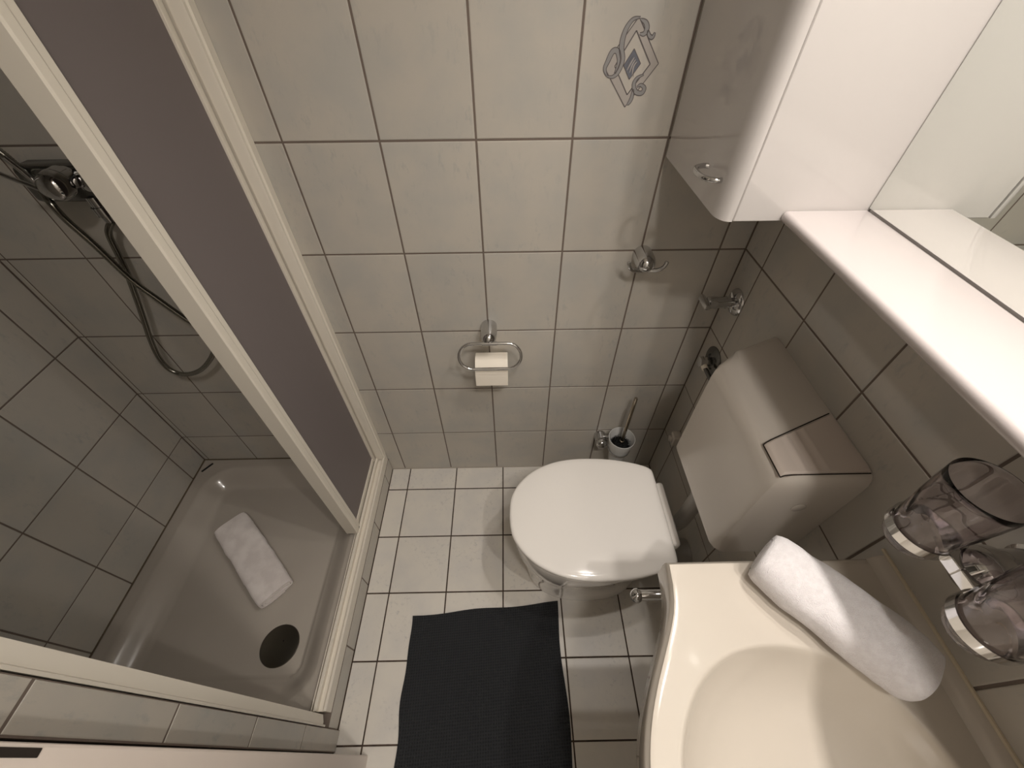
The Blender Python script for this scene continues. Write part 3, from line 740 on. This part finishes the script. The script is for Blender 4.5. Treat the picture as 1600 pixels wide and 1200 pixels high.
def brush():
    t = thing('toilet_brush_holder', (.816, 0, .223), 'chrome wall bracket carrying a round white cup beside the toilet', 'brush holder')
    bx, bz = .8145, .232
    obj('mount', lathe((bx, -.0003, bz), (0, -1, 0), [(0, .0225), (.034, .0225), (.037, .018), (.040, .018), (.043, .0215), (.052, .021), (.060, .015), (.0645, .006), (.0655, 0)], 36), CHROME, t)
    cx, cy, R_ = .8775, -.066, .0490
    obj('arm', box((bx, -.034, bz+.004), (cx-.03, -.022, bz+.024), .003, 2), CHROME, t)
    obj('cup_ring', lathe((cx, cy, .222), (0, 0, 1), [(0, .0385), (.012, .0400), (.012, .0425), (0, .0410), (0, .0385)], 40, cap=False), CHROME, t)
    obj('cup', lathe((cx, cy, .150), (0, 0, 1), [(0, 0), (.0, .022), (.004, .027), (.05, .033), (.10, .041), (.145, R_), (.1475, .0487), (.1475, .0470), (.10, .0385), (.05, .030), (.008, .024), (.006, 0)], 48), FGLASS, t)
    b = thing('toilet_brush', (cx, cy, .16), 'toilet brush with black bristles and chrome stick handle in the white cup', 'toilet brush')
    vs = bmesh.new(); random.seed(3)
    head = lathe((cx, cy, .16), (0, 0, 1), [(0, .010), (.01, .020), (.05, .027), (.085, .032), (.103, .030), (.108, 0)], 24)
    hb = [head]
    for k in range(170):
        a = random.uniform(0, 2*PI); z = random.uniform(.235, .268); r0 = .026; r1 = random.uniform(.033, .038)
        tip = Vector((cx+math.cos(a)*r1, cy+math.sin(a)*r1, z+random.uniform(.0, .008))); ro = Vector((cx+math.cos(a)*r0*.8, cy+math.sin(a)*r0*.8, z-.004))
        hb.append(tube([ro, tip], .0009, 3, cap=False))
    for k in range(120):
        a = random.uniform(0, 2*PI); r0 = random.uniform(0, .028)
        hb.append(tube([(cx+math.cos(a)*r0, cy+math.sin(a)*r0, .262), (cx+math.cos(a)*r0*1.15, cy+math.sin(a)*r0*1.15, random.uniform(.270, .280))], .0009, 3, cap=False))
    obj('bristles', join(*hb), BLACKB, b)
    top = at(994, 622, y=-.052)
    h0 = Vector((cx+.004, cy+.002, .255)); 
    ax = top-h0
    obj('stick', lathe(h0, ax, [(0, .009), (.02, .0085), (.022, .0065), (ax.length-.002, .0062), (ax.length, .005), (ax.length+.0005, 0)], 24), mat('brushed_stick', (190, 180, 165), .2, metal=1), b)
brush()

# ------------------------------------------------------------------ bath mat
def mat_():
    A = at(644, 962, z=.006); B = at(870, 940, z=.006); A.z = B.z = 0
    ux = (B-A).normalized(); uy = Vector((.018, -1, 0)).normalized(); Wd = (B-A).length; Ln = .74; nx, ny = 60, 84
    vs = []; fs = []; uv = []
    def edge(t):   # wavy left edge as the cloth lies
        return .003*math.sin(t*16)-.004*t+.002*math.sin(t*31+1)
    for layer in (1, 0):
        for j in range(ny+1):
            for i in range(nx+1):
                s, t = i/nx, j/ny
                x = s*Wd+edge(t)*(1-s)+.004*math.sin(t*14+2)*s; y = t*Ln+.003*math.sin(s*11)
                p = A+ux*x+uy*y
                d = min(s*Wd, (1-s)*Wd, t*Ln, (1-t)*Ln)
                hem = 1 if d < .012 else .72
                z = .0062*hem+.0006*noise.noise(Vector((x*9, y*9, 0)))+.0012*max(0, noise.noise(Vector((x*5, y*5, 3))))
                if d < .003: z *= .75
                vs.append((p.x, p.y, z if layer else .0004)); uv.append((x, y))
    n1 = (nx+1)*(ny+1)
    for j in range(ny):
        for i in range(nx):
            a = j*(nx+1)+i; fs.append((a, a+1, a+nx+2, a+nx+1)); fs.append((n1+a, n1+a+nx+1, n1+a+nx+2, n1+a+1))
    ring = [i for i in range(nx+1)]+[(nx+1)*j+nx for j in range(1, ny+1)]+[(nx+1)*ny+i for i in range(nx-1, -1, -1)]+[(nx+1)*j for j in range(ny-1, 0, -1)]
    for k in range(len(ring)):
        a, b = ring[k], ring[(k+1) % len(ring)]; fs.append((a, n1+a, n1+b, b))
    o = obj('bath_mat', (vs, fs), WAFFLE, None, angle=50)
    ul = o.data.uv_layers.new(name='UVMap')
    for lp in o.data.loops: ul.data[lp.index].uv = uv[lp.vertex_index]
    tagp(o, 'dark charcoal waffle bath mat lying on the tiled floor before the toilet', 'bath mat')
mat_()
